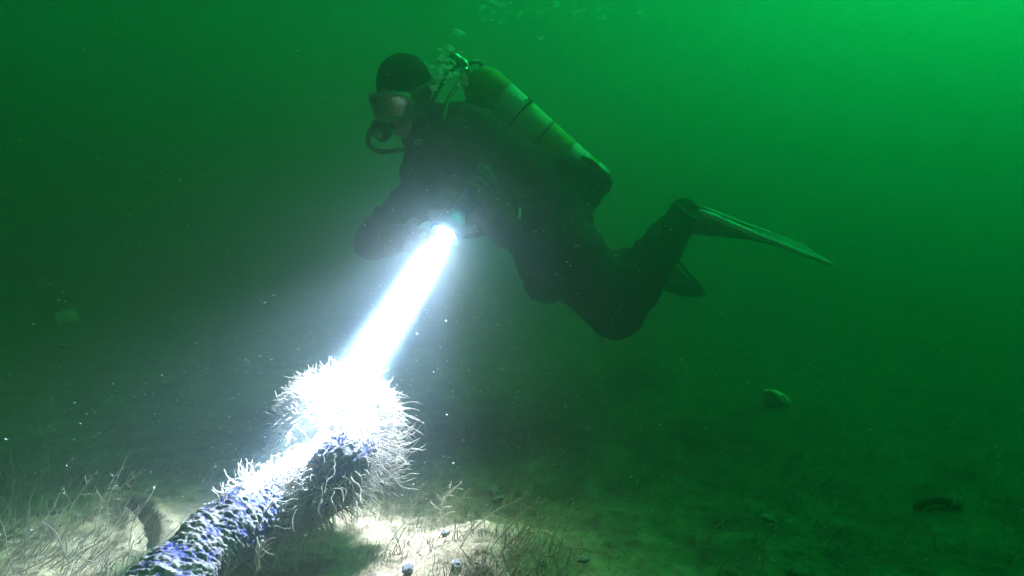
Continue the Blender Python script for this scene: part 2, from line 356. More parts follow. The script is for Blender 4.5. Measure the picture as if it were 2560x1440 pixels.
# half buried ring at far right
q = ray_ground(2345, 1275); rb = MB()
pts = [q + Vector((.05 * math.cos(a), .02 * math.sin(a) * .5, 0.03 * math.sin(a) - .010)) for a in np.linspace(-.4, math.pi + .4, 26)]
rb.tube(pts, [.010 * (1 + .3 * noise.noise(p * 40)) for p in pts], 10); ro = rb.build('encrusted_hoop', M_bed)
tag(ro, 'dim half buried hoop arching out of the dark seabed at far right', 'hoop')

# ================================================================ rope
def cr_spline(pts, n):
    pts = [Vector(p) for p in pts]; pts = [pts[0] * 2 - pts[1]] + pts + [pts[-1] * 2 - pts[-2]]; out_ = []
    S = len(pts) - 3
    for i in range(n):
        t = i / (n - 1) * S; k = min(int(t), S - 1); t -= k; a, b, c, d = pts[k:k + 4]
        out_.append(.5 * ((2 * b) + (-a + c) * t + (2 * a - 5 * b + 4 * c - d) * t * t + (-a + 3 * b - 3 * c + d) * t ** 3))
    return out_
def crusted(mb_pts, radii, n=150, amp=1.0, seed=0):
    """twisted rope with knobbly crust; returns mesh object data and pit attribute"""
    L = [0]
    for a, b in zip(mb_pts, mb_pts[1:]): L.append(L[-1] + (b - a).length)
    mb = MB(); hs = []
    def prof(i, an_):
        s_ = L[i]; tw = an_ + s_ * 26
        strand = .085 * (abs(math.cos(tw * 1.5)) - .6)
        v = Vector((math.cos(an_) * 1.3, math.sin(an_) * 1.3, s_ * 22 + seed))
        # knobs stretched along the lay of the strands
        w1 = Vector((math.cos(an_) * 2.3, math.sin(an_) * 2.3, s_ * 92 + .9 * math.sin(an_ + 1) + seed))
        kn = noise.noise(w1 * 1.6) ; k2 = noise.noise(w1 * 3.6); k3 = noise.noise(w1 * 8.0)
        h = .055 * kn + .05 * k2 + .035 * k3 + .06 * noise.noise(v * 1.1) + .03 * noise.noise(v * 26)
        hs.append(.02 + k2 * .5 + k3 * .5 + .35 * kn + .5 * noise.noise(v * 1.9) + strand * 1.5)
        return 1 + (strand + h) * amp
    mb.tube(mb_pts, radii, n, cap=True, prof=prof)
    return mb, hs + [0, 0]
M_rope = bpy.data.materials.new('crusted_blue_rope'); M_rope.use_nodes = True
_n = M_rope.node_tree; _b = _n.nodes['Principled BSDF']; _b.inputs['Roughness'].default_value = .75; _b.inputs['Specular IOR Level'].default_value = .3
_a = _n.nodes.new('ShaderNodeAttribute'); _a.attribute_name = 'crust'
_r = _n.nodes.new('ShaderNodeValToRGB'); e = _r.color_ramp.elements
e[0].position = .34; e[0].color = (.012, .018, .13, 1); e[1].position = .85; e[1].color = (.16, .14, .115, 1)
x = e.new(.43); x.color = (.03, .032, .075, 1); x = e.new(.50); x.color = (.075, .068, .072, 1)
_tc = _n.nodes.new('ShaderNodeTexCoord'); _z = _n.nodes.new('ShaderNodeTexNoise'); _z.inputs['Scale'].default_value = 130; _z.inputs['Detail'].default_value = 5
_ad = _n.nodes.new('ShaderNodeMath'); _ad.operation = 'MULTIPLY_ADD'; _ad.inputs[1].default_value = .55; _ad.use_clamp = True
_n.links.new(_tc.outputs['Object'], _z.inputs['Vector']); _n.links.new(_z.outputs['Fac'], _ad.inputs[0])
_sb = _n.nodes.new('ShaderNodeMath'); _sb.operation = 'SUBTRACT'; _sb.inputs[1].default_value = .275
_n.links.new(_a.outputs['Fac'], _sb.inputs[0]); _n.links.new(_sb.outputs[0], _ad.inputs[2]); _n.links.new(_ad.outputs[0], _r.inputs['Fac']); _n.links.new(_r.outputs['Color'], _b.inputs['Base Color'])
_bp = _n.nodes.new('ShaderNodeBump'); _bp.inputs['Strength'].default_value = .7; _bp.inputs['Distance'].default_value = .003
_n.links.new(_z.outputs['Fac'], _bp.inputs['Height']); _n.links.new(_bp.outputs['Normal'], _b.inputs['Normal'])
def add_crust(o, hs):
    at = o.data.attributes.new('crust', 'FLOAT', 'POINT'); at.data.foreach_set('value', [min(1, max(0, .5 + h * .9)) for h in hs])
rope_root = empty('crusted_rope', P(845, 1010, 1.2) - Vector((0, 0, .05)))
tag(rope_root, 'thick crusted blue grey rope rising from the bottom edge to a knot under white growth', 'rope')
ctrl = [P(250, 1640, .70), P(390, 1505, .76), P(490, 1398, .83), P(582, 1318, .90), P(662, 1275, .97), P(745, 1262, 1.03), P(815, 1215, 1.02), P(858, 1150, 1.03), P(890, 1085, 1.12), P(880, 1010, 1.25)]
rpts = cr_spline(ctrl, 420); rrad = [.051 - .007 * min(1, i / 260) + .003 * math.sin(i * .05) for i in range(420)]
rrad = [r * (1.0 if i < 380 else 1 - .25 * (i - 380) / 40) for i, r in enumerate(rrad)]
mb, hs = crusted(rpts, rrad); o = mb.build('rope_length', M_rope, rope_root); add_crust(o, hs)
# knot: fist of two loops
KC = P(850, 1038, 1.22)
kp = []
Rm = Euler((.5, .3, .4)).to_matrix()
for i in range(260):
    t = i / 259 * math.tau * 1.0
    kp.append(KC + Rm @ Vector((.032 * (math.sin(t) + 1.1 * math.sin(2 * t)) * .8, .022 * -math.sin(3 * t), .032 * (math.cos(t) - 1.1 * math.cos(2 * t)) * .75)))
mb, hs = crusted(kp, [.030] * 260, 72, 1.0, 30); o = mb.build('knot', M_rope, rope_root); add_crust(o, hs)
# lower lump to the right of the rope (growth covered tail end)
tp = cr_spline([P(900, 1070, 1.2), P(942, 1110, 1.2), P(946, 1165, 1.17), P(925, 1205, 1.14)], 120)
mb, hs = crusted(tp, [.033 - .008 * i / 119 for i in range(120)], 64, 1.0, 60); o = mb.build('tail_end', M_rope, rope_root); add_crust(o, hs)
# growth of tentacles
gro = MB(); camp = Vector(cam.location)
def rv(s_): return Vector((rnd.gauss(0, s_), rnd.gauss(0, s_), rnd.gauss(0, s_)))
def curl(rg): return Vector((rg.uniform(-.2, .3), rg.uniform(-.3, .1), rg.uniform(-.6, .5)))
for _ in range(3400):                        # knot: a dense ball of growth
    d_ = Vector((rnd.gauss(0, 1), rnd.gauss(0, 1), rnd.gauss(0, 1))).normalized()
    b = KC + Vector((d_.x * .085, d_.y * .078, d_.z * .064))
    frond(gro, b, d_ + rv(.65) + Vector((0, 0, .25)), rnd.uniform(.018, .068), rnd.uniform(.0006, .0015), 9, 4, rnd.uniform(.5, 1.3), curl(rnd))
for _ in range(520):                         # tail end
    k = rnd.randrange(118); d_ = Vector((rnd.gauss(.5, .8), rnd.gauss(0, 1), rnd.gauss(.1, .8))).normalized()
    frond(gro, tp[k] + d_ * .028, d_ + rv(.5), rnd.uniform(.012, .045), rnd.uniform(.0004, .0011), 8, 4, rnd.uniform(.3, 1.0), Vector((.3, 0, .3)))
def on_rope(k, an_):
    t = (rpts[min(k + 2, 419)] - rpts[k - 2]).normalized(); up = (Vector((0, 0, 1)) - t * t.z).normalized(); sd_ = t.cross(up)
    d_ = up * math.cos(an_) + sd_ * math.sin(an_); return rpts[k] + d_ * rrad[k] * .96, d_, t
for _ in range(2000):                        # middle of the rope, thinning out towards both ends
    k = int(min(400, max(120, rnd.gauss(232, 34)))); b, d_, t = on_rope(k, rnd.uniform(-3.1, 3.1))
    if abs(((d_.z))) and d_.z < -.25 and rnd.random() < .8: continue
    if 292 < k < 352 and d_.z > .1 and rnd.random() < .9: continue
    frond(gro, b, d_ + t * rnd.uniform(-.3, .8), rnd.uniform(.014, .055), rnd.uniform(.0005, .0013), 8, 4, rnd.uniform(.4, 1.1), curl(rnd))
for _ in range(420):                         # fringe that hangs below and to the right of the upper length
    k = rnd.randrange(290, 400); b, d_, t = on_rope(k, rnd.choice((-1, 1)) * rnd.uniform(1.3, 3.1))
    frond(gro, b, d_ + rv(.4) + Vector((.4, -.2, -.2)), rnd.uniform(.02, .065), rnd.uniform(.0005, .0012), 8, 4, rnd.uniform(.3, .9), Vector((.3, -.2, -.2)))
for _ in range(420):                         # long limp hairs draped over the rope and the knot
    if rnd.random() < .6:
        k = int(rnd.uniform(190, 400)); b, d_, t = on_rope(k, rnd.uniform(-2.4, 2.4)); d_ = d_ + t * rnd.uniform(-.8, .4)
    else:
        d_ = Vector((rnd.gauss(0, 1), rnd.gauss(-.3, 1), rnd.gauss(-.2, 1))).normalized(); b = KC + Vector((d_.x * .085, d_.y * .078, d_.z * .064))
    frond(gro, b, d_, rnd.uniform(.05, .10), rnd.uniform(.0004, .0008), 12, 3, rnd.uniform(.3, .7), Vector((rnd.uniform(-.1, .6), -.3, -1.1)))
tag(gro.build('growth', M_hyd, rope_root), kind='stuff')
# the largest tendrils stand alone as parts
for i in range(210):
    m2 = MB()
    if i < 60:
        k = int(rnd.uniform(185, 292)); b, d_, t = on_rope(k, rnd.uniform(-1.9, 1.9))
        frond(m2, b, d_ + t * rnd.uniform(-.2, .9) + Vector((0, 0, .2)), rnd.uniform(.035, .07), rnd.uniform(.0011, .0016), 12, 5, .9, curl(rnd))
    elif i < 85:
        k = int(rnd.uniform(255, 335)); b, d_, t = on_rope(k, rnd.choice((-1, 1)) * rnd.uniform(1.0, 2.6))
        frond(m2, b, d_ + Vector((.2, -.5, -.1)), rnd.uniform(.04, .08), rnd.uniform(.0010, .0016), 10, 5, .35, Vector((-.1, -.2, -.6)))
    elif i < 120:
        k = rnd.randrange(20, 119); d_ = Vector((rnd.uniform(.5, 1), rnd.gauss(-.2, .3), rnd.gauss(.15, .4))).normalized()
        frond(m2, tp[k] + d_ * .026, d_, rnd.uniform(.045, .085), rnd.uniform(.0007, .0011), 12, 5, .5, Vector((.1, 0, .5)))
    else:
        an_ = rnd.uniform(2.2, 4.6); d_ = Vector((math.cos(an_), rnd.uniform(-.8, .1), math.sin(an_))).normalized()
        frond(m2, KC + Vector((d_.x * .08, d_.y * .07, d_.z * .06)), d_ + Vector((0, -.1, rnd.uniform(-.5, .5))), rnd.uniform(.035, .078), rnd.uniform(.0011, .0016), 12, 5, .8, curl(rnd))
    m2.build('tendril', M_hyd, rope_root)
# bushy strands at the bottom, hanging from the rope
for (px, py, d, dr, L, nb_) in [(690, 1310, .93, (.1, -.2, -1), .07, 5), (640, 1340, .88, (.05, -.1, -1), .06, 6), (645, 1425, .82, (.3, -.1, .8), .05, 7)]:
    m2 = MB(); b = P(px, py, d); pts = frond(m2, b, dr, L, .0017, 9, 5, .35, Vector((-.2, 0, -.1)))
    for j in range(nb_): frond(m2, pts[3 + j % 6], Vector((rnd.gauss(.2, .6), rnd.gauss(0, .4), rnd.gauss(0, .7))), L * .4, .0009, 6, 4, .4)
    m2.build('tendril', M_hyd, rope_root)

# ================================================================ diver
def unit(a, b): return (b - a).normalized()
diver = empty('person', P(1370, 560, 2.12))
tag(diver, 'diver in black suit, hood and mask, knees bent, shining a torch down at the rope', 'person')
J = dict(neck=P(1068, 318, 2.10), chest=P(1150, 385, 2.12), mid=P(1265, 455, 2.13), pel=P(1365, 545, 2.12),
         lsh=P(1135, 365, 1.98), lel=P(1262, 575, 1.88), rsh=P(1072, 470, 2.14), rel=P(930, 605, 1.96),
         lhip=P(1372, 600, 2.04), lkn=P(1540, 762, 1.98), lan=P(1688, 570, 2.06),
         rhip=P(1360, 600, 2.22), rkn=P(1375, 690, 2.16), ran=P(1640, 655, 2.42))
back = -axis
GR = TORCH + back * .150                       # where the left hand grips
lwr = GR + unit(GR, J['lel']) * .062
rhand = P(1030, 600, 1.84); rwr = rhand + unit(rhand, J['rel']) * .05
b = MB()
b.cap(J['neck'], P(1025, 265, 2.08), .07, .062)
b.ell(J['chest'], (.19, .19, .17)); b.cap(J['chest'], J['mid'], .165, .155); b.cap(J['mid'], J['pel'], .155, .165)
b.cap(J['neck'], J['chest'], .09, .16); b.ell(P(1095, 430, 2.10), (.125, .15, .14)); b.ell(P(1165, 500, 2.10), (.15, .15, .13))
b.cap(J['lsh'], J['chest'], .09, .12); b.cap(J['rsh'], J['chest'], .085, .12)
b.cap(J['lsh'], J['lel'], .075, .056); b.cap(J['lel'], lwr, .056, .036)
b.cap(J['rsh'], J['rel'], .078, .062); b.cap(J['rel'], rwr, .060, .036)
b.cap(J['lhip'], J['lkn'], .138, .098); b.cap(J['lkn'], J['lan'], .096, .058)
b.cap(J['lkn'] + Vector((0, 0, -.01)), J['lkn'].lerp(J['lan'], .45), .10, .082)
b.cap(J['rhip'], J['rkn'], .125, .098); b.cap(J['rkn'], J['ran'], .09, .056)
b.cap(J['pel'], J['lhip'], .15, .135); b.cap(J['pel'], J['rhip'], .15, .125)
# feet inside the fin pockets
FDIR = unit(P(1712, 545, 2.06), P(1900, 600, 2.06))
b.cap(J['lan'], P(1705, 528, 2.07), .056, .045); b.cap(P(1705, 533, 2.07), P(1800, 560, 2.08), .044, .026)
def folds(c):
    d_ = noise.noise(Vector((c.x * 9, c.y * 9, c.z * 16))) * .006
    r_ = 1 - abs(noise.noise(Vector((c.x * 7 + 5, c.y * 7, c.z * 22))))
    return d_ + .007 * max(0, r_ - .72) / .28 + .0015 * noise.noise(c * 70)
body = remeshed(b, 'body', M_suit, diver, .011, 5, folds)
# gloves
def glove(cen, ax_, pal, grip=True, m_=M_glove):
    """hand round a bar along ax_; pal = direction from bar to the palm side"""
    g = MB(); pal = (pal - ax_ * pal.dot(ax_)).normalized(); s3 = ax_.cross(pal)
    def pt(an_, r_, al): return cen + ax_ * al + (pal * math.cos(an_) + s3 * math.sin(an_)) * r_
    for i in range(4):
        al = (i - 1.5) * .0225; L = (1, 1.08, 1.02, .84)[i]
        if grip: A = [0, .75 * L, 1.65 * L, 2.5 * L, 3.2 * L]; Rr = [.036, .037, .033, .031, .031]; pp = [pt(a, r_, al) for a, r_ in zip(A, Rr)]
        else:
            A = None; base_ = cen + ax_ * al; pp = [base_ + pal * .03 * -1, base_ - pal * .058, base_ - pal * .082 * L + s3 * .010, base_ - pal * .10 * L + s3 * .026, base_ - pal * .108 * L + s3 * .045]
            pp = [base_, pp[1], pp[2], pp[3], pp[4]]
        rr = [.0125, .0115, .0105, .0098, .0085]
        for a_, b_, r1, r2 in zip(pp, pp[1:], rr, rr[1:]): g.cap(a_, b_, r1, r2, 10)
    if grip:
        for al in (-.030, -.010, .012, .030): g.cap(pt(-.55, .036, al), pt(.45, .038, al), .017, .016, 12)
        th = [pt(-.5, .040, .028), pt(-1.2, .040, .050), pt(-1.9, .034, .056), pt(-2.6, .032, .050)]
        g.cap(pt(0, .045, 0), pt(0, .075, -.01), .030, .032, 14)
    else:
        for al in (-.03, -.01, .01, .03): g.cap(cen + ax_ * al * .8 + pal * .035, cen + ax_ * al - pal * .035, .017, .015, 12)
        th = [cen + ax_ * .030 + pal * .02, cen + ax_ * .052 + s3 * .012, cen + ax_ * .064 - pal * .022 + s3 * .02, cen + ax_ * .064 - pal * .044 + s3 * .028]
        g.cap(cen + pal * .03, cen + pal * .07, .026, .034, 14)
    for a_, b_, r1, r2 in zip(th, th[1:], (.016, .013, .0115), (.013, .0115, .0095)): g.cap(a_, b_, r1, r2, 10)
    return remeshed(g, 'glove', m_, diver, .0035, 2)
glove(GR, axis, J['lel'] - GR)
glove(rhand, Vector((.15, -.2, 1)).normalized(), J['rel'] - rhand, False)
# head
Hc = P(1016, 248, 2.04)
F = Vector((-.47, -.74, -.46)).normalized(); U = Vector((-.10, -.28, .95)); U = (U - F * U.dot(F)).normalized(); Rt = F.cross(U)   # Rt = diver's right
HM = Matrix((Rt, F, U)).transposed()
def H(r_, f_, u_h): return Hc + Rt * r_ + F * f_ + U * u_h
hd = MB(); hd.ell(H(0, -.01, .045), (.074, .092, .088), HM); hd.ell(H(0, .03, -.02), (.062, .062, .08), HM); hd.ell(H(0, .048, -.075), (.045, .040, .040), HM)
hd.cap(H(0, .085, .015), H(0, .108, -.018), .010, .015); hd.ell(H(0, .102, -.022), (.019, .014, .012), HM)
for s_ in (-1, 1):
    hd.ell(H(s_ * .036, .062, -.022), (.026, .026, .022), HM); hd.cap(H(s_ * .018, .082, .033), H(s_ * .045, .068, .034), .010, .008)
hd.ell(H(0, .088, -.052), (.026, .012, .007), HM); hd.ell(H(0, .084, -.063), (.023, .012, .007), HM)
hd.cap(H(0, -.01, -.05), H(0, -.03, -.12), .055, .058)
head = remeshed(hd, 'face', M_skin, diver, .004, 3)
for s_ in (-1, 1):
    e_ = MB(); e_.ell(H(s_ * .031, .076, .013), (.012, .012, .011), HM); e_.build('eye', mat('eye_white', (.6, .6, .58), (.7, .7, .68), 10, .2, 0), diver)
# hood: shell with a face opening
hb = MB(); hb.ell(H(0, -.012, .046), (.084, .104, .098), HM, 48, 36); hb.ell(H(0, .012, -.02), (.078, .070, .092), HM, 48, 36)
hb.cap(H(0, -.012, -.05), H(0, -.04, -.15), .070, .080, 30)
hood = remeshed(hb, 'hood', M_suit, diver, .005, 3, lambda c: .0025 * noise.noise(Vector((c.x * 22, c.y * 22, c.z * 30))))
bm = bmesh.new(); bm.from_mesh(hood.data); dl = []
for v in bm.verts:
    q = v.co - Hc; r_, f_, u_h = q.dot(Rt), q.dot(F), q.dot(U)
    if f_ > .012 and (r_ / .066) ** 2 + ((u_h + .010) / .066) ** 2 < 1: dl.append(v)
bmesh.ops.delete(bm, geom=dl, context='VERTS'); bm.to_mesh(hood.data); bm.free()
so = hood.modifiers.new('solid', 'SOLIDIFY'); so.thickness = .005; so.offset = -1
# mask
mask = empty('mask', H(0, .1, .01)); mask.parent = diver; mask.matrix_parent_inverse = diver.matrix_basis.inverted()
def parent_keep(o, p): 
    bpy.context.view_layer.update(); w_ = o.matrix_world.copy(); o.parent = p; o.matrix_parent_inverse = p.matrix_world.inverted(); o.matrix_world = w_
def mout(t, s_=1.0):
    x_ = .082 * s_ * math.copysign(abs(math.cos(t)) ** .75, math.cos(t)); z_ = .044 * s_ * math.copysign(abs(math.sin(t)) ** .8, math.sin(t))
    if z_ < 0: z_ += .026 * math.exp(-(x_ / .016) ** 2)
    return x_, z_ + .008
rim = [H(x_, .122 - 6.5 * x_ * x_, z_) for x_, z_ in (mout(t) for t in np.linspace(0, math.tau, 49))]
m2 = MB(); m2.tube(rim, .0065, 8, cap=False); m2.build('mask_frame', M_sil, diver)
m2 = MB(); NR = 48; vv = []; 
for (s_, f0) in ((1.0, .122), (1.02, .100), (.92, .078), (.80, .060)):
    for t in np.linspace(0, math.tau, NR, endpoint=False):
        x_, z_ = mout(t, s_); vv.append(H(x_, f0 - 6.5 * x_ * x_, z_))
m2.add(vv, [(a * NR + k, a * NR + (k + 1) % NR, (a + 1) * NR + (k + 1) % NR, (a + 1) * NR + k) for a in range(3) for k in range(NR)]); m2.build('mask_skirt', M_sil, diver)
for s_ in (-1, 1):
    m2 = MB(); vv = [H(s_ * .041, .124 - 6.5 * .041 ** 2, .010)]
    for t in np.linspace(0, math.tau, 32, endpoint=False):
        x_ = s_ * .041 + .034 * math.cos(t); z_ = .010 + .034 * math.sin(t) + (.006 if abs(x_) < .02 and math.sin(t) < 0 else 0); vv.append(H(x_, .124 - 6.5 * x_ * x_, z_))
    m2.add(vv, [(0, 1 + k, 1 + (k + 1) % 32) for k in range(32)]); m2.build('mask_lens', M_lens, diver)
bpy.data.objects.remove(mask)
st = [H(.108 * math.cos(t), -.012 + .118 * math.sin(t), .035 + .02 * math.cos(t) ** 2 * 0) for t in np.linspace(math.radians(35), math.radians(-215), 30)]
m2 = MB(); m2.tube([H(.083 + 0 * i, .07, .012) for i in (0,)] + [s_.lerp(H(0, 0, .03), .12) for s_ in st] + [H(-.083, .07, .012)], .006, 6, sq=2.2); m2.build('mask_strap', M_rub, diver)
# regulator, held in the mouth
reg = empty('regulator', H(0, .12, -.06)); tag(reg, 'black regulator in the diver\'s mouth with its hose looping out to the left', 'regulator')
rc = H(.012, .148, -.058)
m2 = MB(); m2.tube([H(.003, .092, -.057), H(.008, .12, -.058)], .013, 12, sq=.7); m2.build('mouthpiece', M_rub, reg)
rd = (F + Rt * .1).normalized()
m2 = MB(); m2.tube([rc - rd * .028, rc - rd * .02, rc + rd * .006, rc + rd * .014, rc + rd * .016], [.020, .030, .034, .029, .012], 26); m2.build('housing', M_rub, reg)
m2 = MB(); m2.tube([rc + rd * .0165, rc + rd * .020], [.020, .016], 20); m2.build('purge_button', M_sil, reg)
hp = cr_spline([rc + Rt * .028, P(938, 305, 1.93), P(920, 340, 1.95), P(925, 366, 1.97), P(950, 379, 2.0), P(985, 377, 2.02), P(1020, 372, 2.06)], 60)
m2 = MB(); m2.tube(hp, .0075, 10); m2.build('hose', M_rub, reg)
m2 = MB(); m2.tube([hp[0] - (hp[1] - hp[0]) * 2, hp[0], hp[3]], [.011, .0105, .009], 10); m2.build('hose_collar', M_chrome, reg)

# buoyancy vest (clothing)
v = MB()
bx = unit(J['chest'], J['pel']); bk = Vector((.60, 0, .80)); bk = (bk - bx * bk.dot(bx)).normalized(); near = Vector((0, -1, 0))
v.cap(J['chest'] + bk * .01 + near * .05, J['mid'] + bk * .01 + near * .03, .155, .145); v.cap(J['mid'] + bk * .01 + near * .03, J['pel'] + bk * .03, .15, .14)
v.ell(P(1478, 462, 2.15), (.052, .10, .060)); v.ell(P(1440, 490, 2.10), (.060, .09, .055)); v.cap(P(1395, 450, 2.08), P(1480, 500, 2.1), .055, .030)
v.cap(P(1125, 300, 2.02), P(1200, 270, 2.10), .035, .05); v.cap(P(1400, 420, 2.06), P(1490, 440, 2.12), .05, .04)
vest = remeshed(v, 'buoyancy_vest', M_vest, diver, .010, 3, lambda c: .010 * noise.noise(Vector((c.x * 10, c.y * 10, c.z * 14))) + .005 * noise.noise(c * 34))
for (a_, b_, w_) in [((1455, 395), (1500, 425), .010), ((1500, 425), (1522, 458), .011), ((1518, 455), (1505, 482), .010), ((1505, 482), (1475, 522), .009), ((1440, 525), (1478, 518), .010)]:
    m2 = MB(); m2.tube([P(a_[0], a_[1], 2.12), P((a_[0] + b_[0]) / 2 + 4, (a_[1] + b_[1]) / 2 - 3, 2.11), P(b_[0], b_[1], 2.12)], w_, 6, sq=2.2); m2.build('vest_strap', M_vest, diver)
# chest strap / shoulder strap
m2 = MB(); m2.tube(cr_spline([P(1120, 262, 2.0), P(1085, 330, 1.90), P(1100, 400, 1.89), P(1180, 470, 1.93)], 24), .004, 6, sq=5); m2.build('shoulder_strap', M_vest, diver)

# rings and belt
def dring(p_, ax_, r_, name='d_ring'):
    u_r = ax_.cross(Vector((0, 0, 1))).normalized(); v_r = ax_.cross(u_r); m3 = MB()
    m3.tube([p_ + (u_r * math.cos(t) + v_r * math.sin(t)) * r_ for t in np.linspace(0, math.tau, 20)], r_ * .16, 6, cap=False); m3.build(name, M_chrome, diver)
dring(P(1045, 355, 1.93), Vector((.2, -1, .3)).normalized(), .008)
m2 = MB(); m2.tube(cr_spline([P(1225, 585, 2.04), P(1290, 590, 1.93), P(1375, 520, 1.90), P(1425, 470, 1.97)], 24), .005, 6, sq=5); m2.build('weight_belt', M_vest, diver)
m2 = MB(); q = P(1372, 528, 1.895); m2.box(q, (.020, .006, .022), Matrix.Rotation(.7, 3, 'Y')); m2.build('belt_buckle', M_rub, diver)
m2 = MB(); m2.tube([J['lan'].lerp(J['lkn'], .10), J['lan'].lerp(J['lkn'], .16)], [.066, .070], 24); m2.build('ankle_strap', M_vest, diver)

# fins
def fin(parent, c0, dirv, wid, nrm, L=.60, M_fin=M_fin, M_rail=M_rail):
    f = bpy.data.objects.new('fin', None); 
    W = wid.normalized(); D = dirv.normalized(); N = nrm
    def X(l, w_, n_): return c0 + D * l + W * w_ + N * n_
    sec = [(0.0, .046, .040), (.04, .052, .046), (.10, .056, .040), (.17, .060, .028), (.23, .070, .016), (.30, .086, .009), (.40, .096, .006), (.50, .094, .0045), (L - .03, .080, .004), (L, .050, .003)]
    bl = MB(); vv = []; ff = []; n = 20
    for (l, w_, h_) in sec:
        off = -.030 * (1 - min(1, l / .30)) ; cur = -.055 * (l / L) ** 2 * 0
        for k in range(n):
            a = math.tau * k / n; vv.append(X(l, w_ * math.copysign(abs(math.cos(a)) ** .8, math.cos(a)), off + h_ * math.copysign(abs(math.sin(a)) ** .9, math.sin(a)) + cur))
    for i in range(len(sec) - 1):
        for k in range(n): ff.append((i * n + k, i * n + (k + 1) % n, (i + 1) * n + (k + 1) % n, (i + 1) * n + k))
    ff.append(tuple(range(n))[::-1]); ff.append(tuple((len(sec) - 1) * n + k for k in range(n))); bl.add(vv, ff)
    bo = bl.build('fin', M_fin, parent)
    for s_ in (-1, 1):
        r_ = MB(); r_.tube([X(.03, s_ * .052, .016), X(.12, s_ * .060, .014), X(.22, s_ * .074, .010), X(.34, s_ * .091, .008), X(.50, s_ * .095, .005), X(L - .02, s_ * .078, .003)], [.006, .008, .008, .0075, .006, .004], 8); ro_ = r_.build('fin_rail', M_rail, parent); ro_.parent = bo; ro_.matrix_parent_inverse = Matrix()
    for w_ in (-.055, -.018, .018, .055):
        r_ = MB(); r_.tube([X(.27, w_ * .7, .010), X(.40, w_, .007), X(.50, w_ * 1.05, .0055), X(L - .02, w_ * .95, .004)], [.003, .0035, .0035, .002], 6); ro_ = r_.build('fin_rib', M_rail, parent); ro_.parent = bo; ro_.matrix_parent_inverse = Matrix()
    r_ = MB(); r_.tube(cr_spline([X(.05, -.05, -.02), X(-.015, -.035, -.005), X(-.025, 0, 0), X(-.015, .035, -.005), X(.05, .05, -.02)], 16), .008, 8, sq=1.8); ro_ = r_.build('heel_strap', M_rub, parent); ro_.parent = bo; ro_.matrix_parent_inverse = Matrix()
    # the fin was given world coordinates under the parent's inverse, so its children share it
    return bo
A1, A2 = P(1712, 522, 2.06), P(2066, 650, 2.14)
D1 = unit(A1, A2); W1 = Vector((0, .93, .27)); W1 = (W1 - D1 * W1.dot(D1)).normalized(); N1 = W1.cross(D1); N1 = N1 if N1.z > 0 else -N1
fin(diver, A1 + W1 * .0, D1, W1, N1, (A2 - A1).length)
B1, B2 = P(1648, 640, 2.5), P(1738, 772, 3.15)
D2 = unit(B1, B2); W2 = Vector((1, .1, -.3)); W2 = (W2 - D2 * W2.dot(D2)).normalized(); N2 = W2.cross(D2)
f2 = fin(diver, B1, D2, W2, N2, .55, M_rub, M_rub)

# ================================================================ air tank on his back
T0, T1 = P(1212, 222, 2.22), P(1452, 440, 2.26); ta = unit(T0, T1); TL = (T1 - T0).length; TR = .080
tank = empty('air_tank', T1); tag(tank, 'yellow and white banded air tank strapped to the diver\'s back', 'air tank')
m2 = MB(); dome = [(-.072, .012), (-.068, .03), (-.058, .050), (-.040, .067), (-.018, .077), (0, TR)]
m2.tube([T0 + ta * l for l, _ in dome] + [T0 + ta * (TL * .14), ], [r_ for _, r_ in dome] + [TR], 40); m2.build('tank_shoulder', M_yel, tank)
def band(a_, b_, m_, name, dr=.0):
    m3 = MB(); m3.tube([T0 + ta * TL * a_, T0 + ta * TL * (a_ + .004), T0 + ta * TL * (b_ - .004), T0 + ta * TL * b_], [TR + dr - .001, TR + dr, TR + dr, TR + dr - .001], 40); return m3.build(name, m_, tank)
band(.14, .33, M_white, 'white_band'); band(.345, .56, M_pale, 'pale_band'); band(.575, .80, M_yel, 'yellow_band'); band(.80, .955, M_white, 'white_band', .0); band(.955, 1.03, M_yel, 'yellow_band')
band(.33, .345, M_vest, 'strap', .002); band(.56, .575, M_rub, 'strap', .004); band(1.03, 1.16, M_rub, 'tank_boot', .006)
m2 = MB(); q = T0 + ta * TL * .345 + (bk * .9 + Vector((0, -.42, 0))).normalized() * (TR + .006); m2.box(q, (.012, .012, .006), Matrix.Rotation(.8, 3, 'Y')); m2.build('strap_buckle', M_brass, tank)
# valve and first stage
V0 = T0 - ta * .07
m2 = MB(); m2.tube([V0, V0 - ta * .02, V0 - ta * .022, V0 - ta * .055, V0 - ta * .058], [.017, .017, .013, .014, .008], 16); m2.build('valve', M_chrome, tank)
VC = V0 - ta * .040
K = P(1125, 163, 2.10); kd = unit(VC, K)
m2 = MB(); m2.tube([VC, VC.lerp(K, .8)], [.011, .009], 12); m2.build('valve_stem', M_chrome, tank)
kn_ax = (camp - K).normalized() * .9 + Vector((-.2, 0, .25)); kn_ax.normalize(); ku = kn_ax.cross(Vector((0, 0, 1))).normalized(); kv = kn_ax.cross(ku)
ring = [K + (ku * math.cos(t) + kv * math.sin(t)) * .0145 for t in np.linspace(0, math.tau, 29)]
m2 = MB(); m2.tube(ring, .0042, 8, cap=False); kb = m2.build('valve_knob', M_brass, tank)
m2 = MB(); m2.tube([K - kn_ax * .004, K + kn_ax * .002], [.0095, .006], 16); m2.build('knob_cap', M_rub, tank)
def bar(a_, b_, r_, m_, name, root, n=12):
    q = MB(); q.tube([P(*a_), P(*a_).lerp(P(*b_), .5), P(*b_)], [r_, r_ * 1.08, r_ * .9], n); return q.build(name, m_, root)
fs = empty('first_stage', P(1145, 170, 2.14)); tag(fs, 'chrome regulator first stage with stub hoses behind the diver\'s hood', 'regulator')
